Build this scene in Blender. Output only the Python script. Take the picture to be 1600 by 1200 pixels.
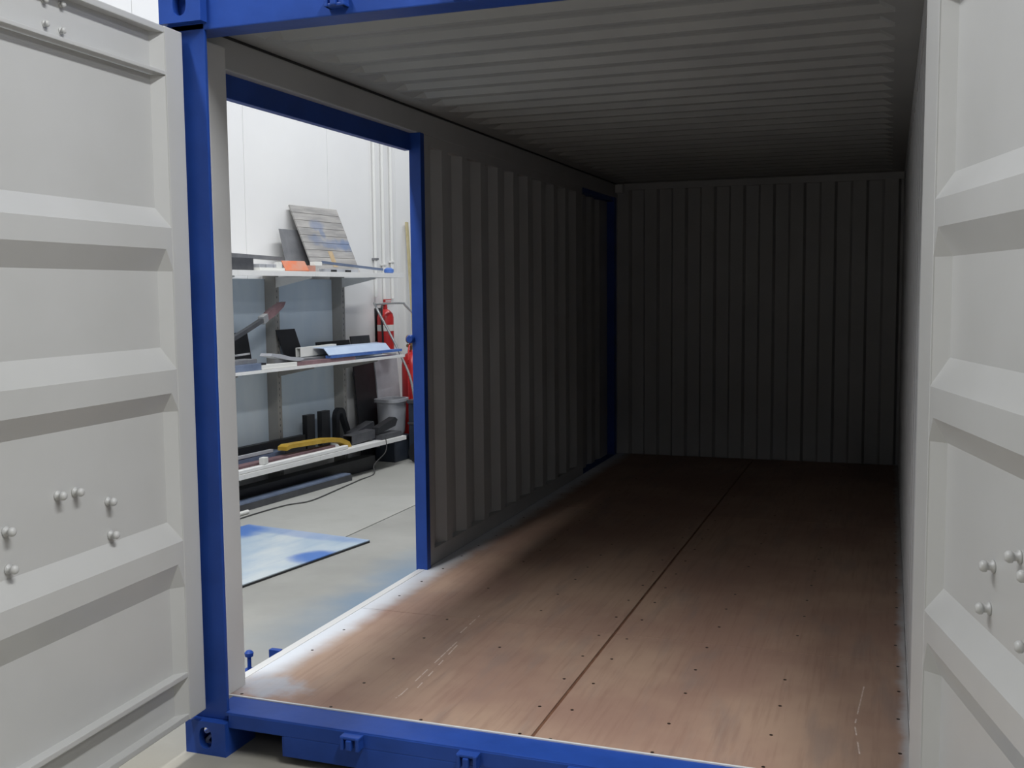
import bpy, bmesh, math, random
from mathutils import Vector, Matrix
random.seed(7)
for o in list(bpy.data.objects): bpy.data.objects.remove(o)
S = bpy.context.scene
COL = S.collection

# ------------------------------------------------------------------ camera
cd = bpy.data.cameras.new('camera'); cam = bpy.data.objects.new('camera', cd); COL.objects.link(cam)
YAW, PIT, ROLL = 0.345, 0.0878, -0.0094
f = Vector((-math.sin(YAW)*math.cos(PIT), math.cos(YAW)*math.cos(PIT), -math.sin(PIT)))
r0 = Vector((math.cos(YAW), math.sin(YAW), 0)); u0 = r0.cross(f)
cr, sr = math.cos(ROLL), math.sin(ROLL)
r_ = r0*cr + u0*sr; u_ = -r0*sr + u0*cr
M = Matrix((r_, u_, -f)).transposed().to_4x4(); M.translation = Vector((2.2803, -2.9534, 1.589))
cam.matrix_world = M
cd.sensor_width = 36; cd.lens = 36*1643.7/1600; cd.clip_start = 0.02
S.camera = cam

# ------------------------------------------------------------------ world, exposure
w = bpy.data.worlds.new('world'); S.world = w; w.use_nodes = True
w.node_tree.nodes['Background'].inputs[0].default_value = (0.8, 0.85, 0.9, 1)
w.node_tree.nodes['Background'].inputs[1].default_value = 0.02
S.view_settings.view_transform = 'Standard'; S.view_settings.look = 'None'
S.view_settings.gamma = 1; S.view_settings.use_curve_mapping = False
S.view_settings.exposure = 0.85
# ceiling fixtures: x, y, length (along y), watts
FIX = [(-0.55, 1.0, 2.6, 50), (-0.55, 4.6, 2.6, 55), (-0.55, 8.2, 2.6, 35), (-0.55, -1.9, 2.6, 76),
       (2.90, -1.25, 2.3, 104), (5.60, -1.5, 2.6, 50), (2.90, -7.5, 2.6, 24)]  # last entry: unseen lamp added to brighten the container's end wall
PLACES = ['above the spray sheet', 'above the shelving end', 'above the far wall pipes', 'above the left cargo door', 'above the open container front', 'above the right cargo door', 'behind the photographer, added to lift the end wall']
HALL_H = 5.2

# ------------------------------------------------------------------ materials
def lin(c):
    c = c/255.0
    return c/12.92 if c <= .04045 else ((c+.055)/1.055)**2.4
def C8(r, g, b): return (lin(r), lin(g), lin(b), 1)
def mat(name, c1, c2=None, scale=6, rough=.5, metal=0, bump=0, bscale=60, detail=4, stretch=None, spec=.5):
    m = bpy.data.materials.new(name); m.use_nodes = True; nt = m.node_tree; N = nt.nodes; L = nt.links
    b = N['Principled BSDF']; b.inputs['Roughness'].default_value = rough; b.inputs['Metallic'].default_value = metal
    b.inputs['Specular IOR Level'].default_value = spec
    b.inputs['Base Color'].default_value = c1
    tc = N.new('ShaderNodeTexCoord'); mp = N.new('ShaderNodeMapping'); L.new(tc.outputs['Object'], mp.inputs[0])
    if stretch: mp.inputs['Scale'].default_value = stretch
    m['_'] = 1
    if c2:
        n = N.new('ShaderNodeTexNoise'); n.inputs['Scale'].default_value = scale; n.inputs['Detail'].default_value = detail
        n.inputs['Roughness'].default_value = .6
        L.new(mp.outputs[0], n.inputs[0])
        r = N.new('ShaderNodeValToRGB'); r.color_ramp.elements[0].position = .35; r.color_ramp.elements[1].position = .65
        r.color_ramp.elements[0].color = c1; r.color_ramp.elements[1].color = c2
        L.new(n.outputs[0], r.inputs[0]); L.new(r.outputs[0], b.inputs['Base Color'])
    if bump:
        n2 = N.new('ShaderNodeTexNoise'); n2.inputs['Scale'].default_value = bscale; n2.inputs['Detail'].default_value = 3
        L.new(mp.outputs[0], n2.inputs[0]); bp = N.new('ShaderNodeBump'); bp.inputs['Strength'].default_value = bump
        bp.inputs['Distance'].default_value = .01
        L.new(n2.outputs[0], bp.inputs['Height']); L.new(bp.outputs[0], b.inputs['Normal'])
    return m
def g(v, a=0, b_=0): return (v, v+a, v+b_, 1)
M_ = {}
M_['white'] = mat('painted_white_steel', (.58, .58, .58, 1), (.62, .62, .62, 1), 1.5, .42, 0, .04, 18)
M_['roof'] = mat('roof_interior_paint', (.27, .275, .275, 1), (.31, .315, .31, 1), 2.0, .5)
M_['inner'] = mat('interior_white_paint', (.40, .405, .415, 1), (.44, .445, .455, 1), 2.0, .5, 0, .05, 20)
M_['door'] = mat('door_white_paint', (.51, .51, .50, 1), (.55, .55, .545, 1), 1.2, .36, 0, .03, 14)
M_['blue'] = mat('blue_container_paint', (.014, .052, .26, 1), (.018, .066, .33, 1), 5, .42, 0, .08, 25, spec=.3)
M_['gap'] = mat('dark_joint', (.01, .01, .01, 1), None, rough=.9)
M_['gasket'] = mat('black_rubber_gasket', (.015, .016, .018, 1), (.03, .03, .03, 1), 20, .6)
M_['screw'] = mat('dark_floor_screw', (.035, .022, .016, 1), None, rough=.5, metal=.6)
M_['strip'] = mat('rusty_seam_strip', (.11, .045, .025, 1), (.17, .08, .045, 1), 18, .6)
M_['hallwall'] = mat('hall_wall_panel', (.80, .80, .80, 1), (.84, .84, .835, 1), .8, .5)
M_['darkhall'] = mat('far_hall_wall', (.45, .45, .45, 1), None, rough=.7)
M_['ceil'] = mat('hall_ceiling', (.7, .7, .7, 1), None, rough=.8)
M_['shelf'] = mat('white_shelf_metal', (.76, .76, .75, 1), (.82, .82, .81, 1), 8, .4)
M_['upright'] = mat('beige_grey_upright', (.30, .29, .27, 1), (.34, .33, .31, 1), 5, .5)
M_['panelblue'] = mat('pale_blue_back_panel', (.58, .69, .80, 1), (.76, .84, .90, 1), 1.6, .3, 0, stretch=(1, 1, .4))
M_['black'] = mat('black_painted_steel', (.012, .013, .015, 1), (.02, .02, .024, 1), 10, .45)
M_['dkgrey'] = mat('dark_grey_steel', (.05, .052, .06, 1), (.075, .077, .085, 1), 10, .45)
M_['grey'] = mat('mid_grey_steel', (.20, .205, .22, 1), (.27, .275, .29, 1), 9, .4, .3)
M_['bluegrey'] = mat('blue_grey_profile', (.14, .18, .27, 1), (.20, .25, .36, 1), 6, .35, .2)
M_['ltblue'] = mat('pale_blue_primed_steel', (.40, .50, .68, 1), (.48, .58, .74, 1), 6, .4)
M_['midblue'] = mat('blue_painted_offcut', (.05, .13, .42, 1), (.10, .2, .52, 1), 9, .4)
M_['mauve'] = mat('mauve_brown_primer', (.17, .10, .11, 1), (.26, .16, .17, 1), 7, .5)
M_['orange'] = mat('orange_paint', (.62, .13, .03, 1), (.5, .2, .12, 1), 10, .45)
M_['salmon'] = mat('salmon_primer', (.42, .19, .14, 1), (.5, .26, .2, 1), 10, .5)
M_['yellow'] = mat('ochre_yellow_paint', (.42, .26, .02, 1), (.52, .34, .05, 1), 8, .4)
M_['wood'] = mat('greyed_plank', (.26, .25, .24, 1), (.36, .345, .33, 1), 3, .7, stretch=(1, 1, 6))
M_['chrome'] = mat('bright_tube', (.7, .7, .7, 1), None, rough=.25, metal=.8)
M_['red'] = mat('red_enamel', (.45, .018, .02, 1), (.56, .03, .03, 1), 6, .3)
M_['paper'] = mat('white_label', (.75, .75, .72, 1), None, rough=.6)
M_['brass'] = mat('brass_valve', (.30, .20, .09, 1), (.4, .28, .13, 1), 20, .35, .7)
M_['tub'] = mat('pale_grey_plastic', (.36, .37, .40, 1), (.45, .46, .49, 1), 4, .4)
M_['crate'] = mat('dark_blue_grey_crate', (.025, .033, .05, 1), (.04, .05, .07, 1), 8, .5)
M_['tan'] = mat('tan_tape', (.42, .30, .16, 1), (.5, .38, .24, 1), 20, .6)
M_['pole'] = mat('yellowish_batten', (.46, .40, .22, 1), (.55, .48, .3, 1), 8, .6)
M_['cable'] = mat('dark_grey_cable', (.06, .06, .06, 1), None, rough=.6)
M_['galv'] = mat('light_conduit', (.78, .78, .76, 1), None, rough=.35)
M_['scratch'] = mat('pale_scratch', (.62, .52, .46, 1), (.5, .38, .32, 1), 30, .8)
M_['smudge'] = mat('brown_smudge', (.16, .13, .11, 1), None, rough=.8)
M_['lamp'] = mat('lamp_housing', (.8, .8, .8, 1), None, rough=.4)

class NB:
    """small node builder"""
    def __init__(s, m): s.nt = m.node_tree; s.N = s.nt.nodes; s.L = s.nt.links; s.tc = s.N.new('ShaderNodeTexCoord').outputs['Object']
    def sep(s):
        n = s.N.new('ShaderNodeSeparateXYZ'); s.L.new(s.tc, n.inputs[0]); return n.outputs
    def math(s, op, a, b=None, c=None, clamp=False):
        n = s.N.new('ShaderNodeMath'); n.operation = op; n.use_clamp = clamp
        for i, v in enumerate((a, b, c)):
            if v is None: continue
            if isinstance(v, (int, float)): n.inputs[i].default_value = v
            else: s.L.new(v, n.inputs[i])
        return n.outputs[0]
    def ramp(s, v, a, b):   # 0 at a, 1 at b, smooth
        n = s.N.new('ShaderNodeMapRange'); n.interpolation_type = 'SMOOTHSTEP'
        s.L.new(v, n.inputs[0]); n.inputs[1].default_value = a; n.inputs[2].default_value = b; return n.outputs[0]
    def noise(s, scale, detail=4, stretch=(1, 1, 1), rough=.55):
        mp = s.N.new('ShaderNodeMapping'); mp.inputs['Scale'].default_value = stretch; s.L.new(s.tc, mp.inputs[0])
        n = s.N.new('ShaderNodeTexNoise'); n.inputs['Scale'].default_value = scale; n.inputs['Detail'].default_value = detail
        n.inputs['Roughness'].default_value = rough
        s.L.new(mp.outputs[0], n.inputs[0]); return n.outputs[0]
    def mix(s, fac, a, b):
        n = s.N.new('ShaderNodeMix'); n.data_type = 'RGBA'
        if isinstance(fac, (int, float)): n.inputs[0].default_value = fac
        else: s.L.new(fac, n.inputs[0])
        for i, v in ((6, a), (7, b)):
            if isinstance(v, tuple): n.inputs[i].default_value = v
            else: s.L.new(v, n.inputs[i])
        return n.outputs[2]
    def blob(s, cx, cy, rx, ry, o):
        a = s.math('POWER', s.math('DIVIDE', s.math('SUBTRACT', o[0], cx), rx), 2)
        b = s.math('POWER', s.math('DIVIDE', s.math('SUBTRACT', o[1], cy), ry), 2)
        return s.math('ADD', a, b)
    def out(s, col, rough=None, bump=None, strength=.1):
        b = s.N['Principled BSDF']; s.L.new(col, b.inputs['Base Color'])
        if rough is not None: b.inputs['Roughness'].default_value = rough
        if bump is not None:
            bp = s.N.new('ShaderNodeBump'); bp.inputs['Strength'].default_value = strength; bp.inputs['Distance'].default_value = .01
            s.L.new(bump, bp.inputs['Height']); s.L.new(bp.outputs[0], b.inputs['Normal'])

# plywood floor: reddish brown veneer, grain along y, white overspray along the left sill and at right edge
m = M_['ply'] = mat('plywood_floor', (.3, .15, .1, 1)); nb = NB(m); o = nb.sep()
big = nb.noise(1.6, 4); fine = nb.noise(9, 6, (6, .35, 1)); mid = nb.noise(4, 4, (2.5, .5, 1))
c = nb.mix(nb.ramp(big, .36, .64), (.30, .185, .14, 1), (.38, .255, .185, 1))
c = nb.mix(nb.math('MULTIPLY', nb.ramp(mid, .5, .72), .45), c, (.22, .17, .15, 1))
c = nb.mix(nb.math('MULTIPLY', nb.ramp(fine, .45, .75), .35), c, (.20, .11, .08, 1))
nz = nb.noise(7, 5)
edge = nb.math('ADD', o[0], nb.math('MULTIPLY', nb.math('SUBTRACT', nz, .5), .10))
msk = nb.math('SUBTRACT', 1, nb.ramp(edge, .055, .20))
msk = nb.math('MULTIPLY', msk, nb.ramp(o[1], .22, .45))
c = nb.mix(nb.math('MULTIPLY', msk, .95), c, (.62, .66, .72, 1))
e2 = nb.math('ADD', o[0], nb.math('MULTIPLY', nb.math('SUBTRACT', nz, .5), .06))
c = nb.mix(nb.math('MULTIPLY', nb.ramp(e2, 2.325, 2.365), .7), c, (.5, .53, .56, 1))
oi = nb.N.new('ShaderNodeObjectInfo').outputs['Random']
c = nb.mix(nb.math('MULTIPLY', oi, .22), c, (.21, .15, .12, 1))
# pale dusty blue cast behind the sill corner
d = nb.math('ADD', nb.blob(.13, .27, .17, .10, o), nb.math('MULTIPLY', nb.math('SUBTRACT', nb.noise(14, 5), .5), 3.0))
c = nb.mix(nb.math('MULTIPLY', nb.math('SUBTRACT', 1, nb.ramp(d, .0, 1.8)), .6), c, (.36, .43, .52, 1))
nb.out(c, .62, fine, .12)
# concrete
m = M_['concrete'] = mat('concrete_floor', (.4, .4, .38, 1)); nb = NB(m); o = nb.sep()
c = nb.mix(nb.ramp(nb.noise(.9, 5), .35, .65), (.29, .288, .268, 1), (.36, .357, .335, 1))
c = nb.mix(nb.math('MULTIPLY', nb.ramp(nb.noise(5, 6), .5, .8), .4), c, (.29, .285, .27, 1))
ox = nb.math('ADD', o[0], nb.math('MULTIPLY', nb.math('SUBTRACT', nb.noise(2.2, 5), .5), .5))
c = nb.mix(nb.math('MULTIPLY', nb.math('SUBTRACT', 1, nb.ramp(o[1], -.3, .5)), .75), c, (.29, .265, .21, 1))
blue = nb.math('MULTIPLY', nb.ramp(ox, -.62, -.15), nb.ramp(o[1], .6, 1.8))
c = nb.mix(nb.math('MULTIPLY', blue, .75), c, (.11, .21, .33, 1))
nb.out(c, .55, nb.noise(40, 4), .06)
m = M_['concrete_b'] = mat('concrete_floor_pale', (.4, .4, .38, 1)); nb = NB(m)
c = nb.mix(nb.ramp(nb.noise(.9, 5), .35, .65), (.37, .37, .345, 1), (.43, .43, .405, 1))
c = nb.mix(nb.math('MULTIPLY', nb.ramp(nb.noise(5, 6), .5, .8), .3), c, (.34, .335, .31, 1))
nb.out(c, .5, nb.noise(40, 4), .06)
# spray sheet (object space: x across 0..1.0, y along 0..2)
m = M_['spray'] = mat('paint_spattered_sheet', (.5, .6, .7, 1)); nb = NB(m); o = nb.sep()
base = nb.mix(nb.ramp(nb.noise(3, 6, (1, .5, 1)), .35, .65), (.38, .48, .58, 1), (.58, .63, .65, 1))
base = nb.mix(nb.math('MULTIPLY', nb.ramp(nb.noise(9, 6, (1.5, .25, 1)), .5, .75), .4), base, (.26, .36, .52, 1))
nn = nb.math('MULTIPLY', nb.math('SUBTRACT', nb.noise(5, 4), .5), 1.3)
for cx, cy, rx, ry, k in ((1.0, .22, .26, .26, .95), (.50, .06, .6, .10, .4), (.03, .50, .16, .17, .95), (1.0, 1.70, .2, .4, .9), (.55, 1.9, .5, .12, .6)):
    dd = nb.math('ADD', nb.blob(cx, cy, rx, ry, o), nn)
    base = nb.mix(nb.math('MULTIPLY', nb.math('SUBTRACT', 1, nb.ramp(dd, .2, 1.3)), k), base, (.06, .17, .50, 1))
nb.out(base, .45)
# graffiti board: planks in grey with blue daubs
m = M_['board'] = mat('weathered_board', (.3, .3, .3, 1)); nb = NB(m); o = nb.sep()
c = nb.mix(nb.ramp(nb.noise(4, 5, (.6, 1, 5)), .35, .65), (.27, .265, .26, 1), (.40, .385, .37, 1))
nn = nb.math('MULTIPLY', nb.math('SUBTRACT', nb.noise(9, 4), .5), 3.0)
oz = (o[0], o[2])
for cx, cy, rx, ry, k in ((.28, .44, .10, .05, .5), (.32, .36, .035, .05, .5), (.48, .27, .22, .05, .55), (.20, .30, .12, .05, .45), (.64, .26, .16, .06, .45)):
    dd = nb.math('ADD', nb.blob(cx, cy, rx, ry, oz), nn)
    c = nb.mix(nb.math('MULTIPLY', nb.math('SUBTRACT', 1, nb.ramp(dd, .2, 1.6)), k), c, (.10, .17, .33, 1))
nb.out(c, .7)
# ------------------------------------------------------------------ mesh helpers
def finish(name, bm, m, parent=None, smooth=False):
    bmesh.ops.recalc_face_normals(bm, faces=bm.faces)
    me = bpy.data.meshes.new(name); bm.to_mesh(me); bm.free()
    me.materials.append(M_[m] if isinstance(m, str) else m)
    if smooth:
        for p in me.polygons: p.use_smooth = True
        try: me.set_sharp_from_angle(angle=math.radians(40))
        except Exception: pass
    ob = bpy.data.objects.new(name, me); COL.objects.link(ob)
    if parent: ob.parent = parent
    return ob
def bx(bm, x0, x1, y0, y1, z0, z1, bev=0):
    t = bmesh.new(); bmesh.ops.create_cube(t, size=1)
    for v in t.verts: v.co = Vector((x0+(v.co.x+.5)*(x1-x0), y0+(v.co.y+.5)*(y1-y0), z0+(v.co.z+.5)*(z1-z0)))
    if bev: bmesh.ops.bevel(t, geom=list(t.edges), offset=bev, segments=2, affect='EDGES', profile=.6)
    merge(bm, t)
def merge(bm, t, mx=None):
    if mx is not None: bmesh.ops.transform(t, matrix=mx, verts=t.verts)
    me = bpy.data.meshes.new('tmp'); t.to_mesh(me); t.free(); bm.from_mesh(me); bpy.data.meshes.remove(me)
def box(name, x0, x1, y0, y1, z0, z1, m, parent=None, bev=.002):
    bm = bmesh.new(); bx(bm, x0, x1, y0, y1, z0, z1, bev); return finish(name, bm, m, parent)
def prism(bm, pts, axis, a, b):
    """closed polygon pts (2D) extruded on axis from a to b; 2D order is the other two axes in xyz order"""
    def P(p, t):
        q = list(p); q.insert(axis, t); return Vector(q)
    v0 = [bm.verts.new(P(p, a)) for p in pts]; v1 = [bm.verts.new(P(p, b)) for p in pts]
    n = len(pts)
    for i in range(n): bm.faces.new((v0[i], v0[(i+1) % n], v1[(i+1) % n], v1[i]))
    bm.faces.new(v0[::-1]); bm.faces.new(v1)
def tube(bm, pts, r, seg=10, cap=True):
    pts = [Vector(p) for p in pts]; rings = []
    for i, p in enumerate(pts):
        d = (pts[min(i+1, len(pts)-1)]-pts[max(i-1, 0)]).normalized()
        a = d.cross(Vector((0, 0, 1)));  a = a if a.length > .05 else d.cross(Vector((1, 0, 0)))
        a.normalize(); b = d.cross(a)
        rr = r[i] if isinstance(r, (list, tuple)) else r
        rings.append([bm.verts.new(p+(a*math.cos(t)+b*math.sin(t))*rr) for t in [2*math.pi*k/seg for k in range(seg)]])
    for A, B in zip(rings, rings[1:]):
        for k in range(seg): bm.faces.new((A[k], A[(k+1) % seg], B[(k+1) % seg], B[k]))
    if cap: bm.faces.new(rings[0][::-1]); bm.faces.new(rings[-1])
def lathe(bm, prof, seg=24, c=(0, 0, 0)):
    c = Vector(c); rings = []
    for r, z in prof: rings.append([bm.verts.new(c+Vector((r*math.cos(t), r*math.sin(t), z))) for t in [2*math.pi*k/seg for k in range(seg)]])
    for A, B in zip(rings, rings[1:]):
        for k in range(seg): bm.faces.new((A[k], A[(k+1) % seg], B[(k+1) % seg], B[k]))
    bm.faces.new(rings[0][::-1]); bm.faces.new(rings[-1])
def thing(name, label, cat, loc=(0, 0, 0), rz=0, group=None):
    o = bpy.data.objects.new(name, None); COL.objects.link(o); o.location = loc; o.rotation_euler = (0, 0, rz)
    o.empty_display_size = .1; o['label'] = label; o['category'] = cat
    if group: o['group'] = group
    return o
def tag(o, label, cat, group=None):
    o['label'] = label; o['category'] = cat
    if group: o['group'] = group
    return o
def struct(o): o['kind'] = 'structure'; return o
def smooth_path(pts, n=8):
    P = [Vector(p) for p in pts]; P = [P[0]]+P+[P[-1]]; out = []
    for i in range(1, len(P)-2):
        for k in range(n):
            t = k/n; a, b, c, d = P[i-1:i+3]
            out.append(.5*((2*b)+(-a+c)*t+(2*a-5*b+4*c-d)*t*t+(-a+3*b-3*c+d)*t**3))
    out.append(P[-2]); return out

# ================================================================== SETTING: the hall
AX = math.radians(6)
SU = Vector((math.sin(AX), math.cos(AX), 0)); SN = Vector((math.cos(AX), -math.sin(AX), 0)); SP = Vector((-2.32, 5.44, 0))
def W(s, o, z=0): return SP+SU*s+SN*o+Vector((0, 0, z))
SRZ = math.pi/2-AX
# floor slabs
fl = struct(finish('floor', (lambda b: (bx(b, -5.5, 9, -14, 15, -.30, -.012), b)[1])(bmesh.new()), 'gap'))
for i, (x0, x1) in enumerate(((-5.5, -1.046), (-1.036, 3.96), (3.97, 9))):
    for (y0, y1) in ((-14, -4.005), (-3.995, 15)):
        box('floor_slab', x0, x1, y0, y1, -.02, 0, 'concrete_b' if i == 0 else 'concrete', fl, .003)
# left wall: sandwich panels on a slab
wl = struct(finish('wall_left', (lambda b: (bx(b, -19.5, 9.5, .19, .45, 0, HALL_H), b)[1])(bmesh.new()), 'darkhall'))
wl.location = SP; wl.rotation_euler = (0, 0, SRZ)
k = -19.2
while k < 9.4:
    box('wall_panel', k+.002, k+1.128, .16, .192, 0, HALL_H, 'hallwall', wl, .002); k += 1.13
struct(box('wall_right', 8.8, 9.0, -14, 15, 0, HALL_H, 'hallwall'))
struct(box('wall_back', -4.5, 9, 14.5, 14.7, 0, HALL_H, 'hallwall'))
struct(box('wall_front', -5.5, 9, -14.2, -13.9, 0, HALL_H, 'darkhall'))
struct(box('ceiling', -5.5, 9, -14.2, 15, HALL_H, HALL_H+.2, 'ceil'))
for i, (x, y, ln, watt) in enumerate(FIX):
    t = thing('ceiling_light', 'long white ceiling luminaire '+PLACES[i], 'lamp', (x, y, HALL_H), 0, 'long ceiling luminaires')
    bm = bmesh.new(); bx(bm, -.16, .16, -ln/2-.05, ln/2+.05, -.09, 0, .01); finish('lamp_housing', bm, 'lamp', t)
    ld = bpy.data.lights.new('tube_light', 'AREA'); ld.shape = 'RECTANGLE'; ld.size = .28; ld.size_y = ln; ld.energy = watt
    ld.color = (.985, 1.0, 1.0)
    lo = bpy.data.objects.new('tube_light', ld); COL.objects.link(lo); lo.parent = t; lo.location = (0, 0, -.095)

# ================================================================== CONTAINER
FZ = .154; XL, XR = .032, 2.366; YB = 6.05; RZ = 2.505
K = thing('shipping_container', 'open blue shipping container with pale grey interior and brown plywood floor', 'container')
def part(name, bm, m, p=K, **k): return finish(name, bm, m, p, **k)
# --- corner castings with oval holes
def plate_hole(bm, cx, cy, w, h, hw, hh, axis, a, b, seg=28):
    """rectangular plate w*h centred (cx,cy) in the two axes != axis, with an oval hole, thick from a to b"""
    def P(x, y, t):
        q = [x, y]; q.insert(axis, t); return Vector(q)
    outer, inner = [], []
    for k in range(seg):
        t = 2*math.pi*(k+.5)/seg; ct, st = math.cos(t), math.sin(t)
        s = 1/max(abs(ct), abs(st))
        outer.append((cx+ct*s*w/2, cy+st*s*h/2))
        q = 2.6
        e = (abs(ct/hw)**q+abs(st/hh)**q)**(-1/q)
        inner.append((cx+ct*e, cy+st*e))
    # snap nearest outer to corners
    for sx in (-1, 1):
        for sy in (-1, 1):
            c = (cx+sx*w/2, cy+sy*h/2); j = min(range(seg), key=lambda i: (outer[i][0]-c[0])**2+(outer[i][1]-c[1])**2); outer[j] = c
    vs = [[bm.verts.new(P(x, y, t)) for x, y in ring] for t in (a, b) for ring in (outer, inner)]
    oa, ia, ob, ib = vs
    for k in range(seg):
        n = (k+1) % seg
        for q in ((oa[k], oa[n], ia[n], ia[k]), (ob[k], ib[k], ib[n], ob[n]), (oa[k], ob[k], ob[n], oa[n]), (ia[k], ia[n], ib[n], ib[k])): bm.faces.new(q)
def casting(x0, z0, side):
    bm = bmesh.new(); w, d, h, t = .162, .178, .118, .028
    x1 = x0+w; z1 = z0+h; y0 = -.004; y1 = y0+d
    plate_hole(bm, x0+w/2, z0+h/2, w, h, .0255, .038, 1, y0, y0+t)
    xs = (x0, x0+t) if side < 0 else (x1-t, x1)
    plate_hole(bm, (y0+t+y1)/2, z0+h/2, d-t, h, .038, .0255, 0, *xs)
    xo = (x1-t, x1) if side < 0 else (x0, x0+t)
    bx(bm, xo[0], xo[1], y0+t, y1, z0, z1); bx(bm, x0+t, x1-t, y1-t, y1, z0, z1)
    for zz in (z0, z1-t): plate_hole(bm, x0+w/2, (y0+t+y1-t)/2, w-2*t, d-2*t, .03, .05, 2, zz, zz+t)
    bmesh.ops.remove_doubles(bm, verts=bm.verts, dist=1e-5)
    return part('corner_casting', bm, 'blue')
for xx, sd in ((0, -1), (2.438-.162, 1)):
    for zz in (0, 2.473): casting(xx, zz, sd)
# --- corner posts
bm = bmesh.new(); bx(bm, .004, .150, 0.03, .044, .118, 2.473, .003); bx(bm, .004, .016, .044, .17, .118, 2.473, .002); part('corner_post', bm, 'blue')
bm = bmesh.new(); bx(bm, 2.385, 2.434, 0.03, .044, .118, 2.473, .003); bx(bm, 2.42, 2.434, .014, .17, .118, 2.473, .002); part('corner_post', bm, 'blue')
# left post's white inner channel
bm = bmesh.new(); bx(bm, .045, .060, .044, .16, FZ-.02, 2.45); bx(bm, .030, .070, .155, .262, FZ-.02, 2.45, .006); part('post_channel', bm, 'white')
for z in (2.258, 1.303, .36):
    bm = bmesh.new(); prism(bm, [(.060, .046), (.105, .046), (.066, .157), (.060, .157)], 2, z-.003, z+.003); part('gusset', bm, 'white')
bm = bmesh.new(); bx(bm, 2.366, 2.42, .014, .12, FZ, 2.5, .004); part('post_channel', bm, 'white')
# --- header and sill
bm = bmesh.new(); bx(bm, .02, 2.42, .03, .135, 2.450, 2.588, .004); part('door_header', bm, 'blue')
bm = bmesh.new()
bx(bm, .162, 2.276, .016, .034, .098, FZ-.006, .003)                 # front face above pockets
bx(bm, .382, 2.056, .016, .034, .028, .0985, .002)                 # face below between the pockets
bx(bm, .150, 2.29, .018, .150, FZ-.016, FZ-.002, .003)          # top plate
bx(bm, .09, .155, .045, .150, FZ-.016, FZ-.002, .002); bx(bm, 2.27, 2.36, .012, .150, FZ-.016, FZ-.002, .002)
bx(bm, .374, .384, .018, .30, .028, .097); bx(bm, 2.054, 2.064, .018, .30, .028, .097)
part('door_sill', bm, 'blue')
box('sill_edge_strip', .06, 2.37, .1495, .158, FZ-.03, FZ+.002, 'white', K, .001)
# cam keepers
def keeper(x, z, up):
    bm = bmesh.new()
    for sx in (-.034, .022): bx(bm, x+sx, x+sx+.012, -.036, .001, z-.022, z+.022, .003)
    bx(bm, x-.036, x+.036, -.034, .001, z+(.014 if up else -.022), z+(.024 if up else -.012), .003)
    bx(bm, x-.012, x+.008, -.040, -.016, z-.020, z+.014, .004)
    o = part('cam_keeper', bm, 'blue'); o.location = (0, .017 if up else .031, 0); return o
for x in (.649, 1.061, 1.42, 1.80):
    keeper(x, .121, True); keeper(x, 2.492, False)
# --- understructure
bm = bmesh.new(); bx(bm, .0, .034, .178, YB, .02, FZ, .003); part('bottom_rail', bm, 'blue'); box('sill_cover', -.002, .0345, .255, 1.935, FZ-.004, FZ+.0015, 'white', K, .001); box('rear_sill', -.07, .001, 4.93, 6.03, .05, FZ, 'blue', K)
bm = bmesh.new(); bx(bm, 2.40, 2.438, .178, YB, .02, FZ, .003); part('bottom_rail', bm, 'blue')
for k in range(14): box('cross_member', .034, 2.40, .45+k*.41, .50+k*.41, .03, .122, 'blue', K, 0)
# --- plywood floor
pf = box('plywood_floor', .034, 2.40, .158, YB, .122, .130, 'gap', K, 0)
ys = [.16, 1.236, 3.67, YB-.002]
for (x0, x1) in ((.034, 1.2135), (1.2245, 2.3665)):
    for y0, y1 in zip(ys, ys[1:]):
        box('plywood_panel', x0, x1-.001, y0+.002, y1-.002, .130, FZ, 'ply', pf, .0015)
box('seam_strip', 1.2135, 1.2245, .16, YB-.01, .13, FZ-.003, 'strip', pf, .001)
bm = bmesh.new()
for x in (.115, .475, .825, 1.168, 1.284, 1.617, 1.949, 2.334):
    y = .172
    while y < 6.0:
        if random.random() > .08:
            c = (x+random.uniform(-.006, .006), y+random.uniform(-.01, .01), FZ-.0005)
            lathe(bm, [(.0062, 0), (.0062, .0012), (.0035, .0016)], 8, c)
        y += .238 if y < .3 else .262
o = finish('floor_screw', bm, 'screw', pf); o['kind'] = 'stuff'
bm = bmesh.new()
for a, b in (((.660, .352), (.630, .946)), ((.689, .426), (.641, .967)), ((.66, .352), (.655, .30)), ((.60, 1.05), (.59, 1.3)), ((2.20, .60), (2.22, .95)), ((2.22, .36), (2.20, .57))):
    A, B = Vector(a), Vector(b); d = (B-A); n_ = 9; wd = .0024
    pr_ = Vector((-d.y, d.x)).normalized()*wd
    for k in range(n_):
        if random.random() < .25: continue
        p, q = A+d*(k/n_), A+d*((k+.9)/n_)
        vs = [bm.verts.new((v.x, v.y, FZ+.0006)) for v in (p-pr_, p+pr_, q+pr_, q-pr_)]; bm.faces.new(vs)
o = finish('scratch_marks', bm, 'scratch', pf); o['kind'] = 'stuff'
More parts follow.
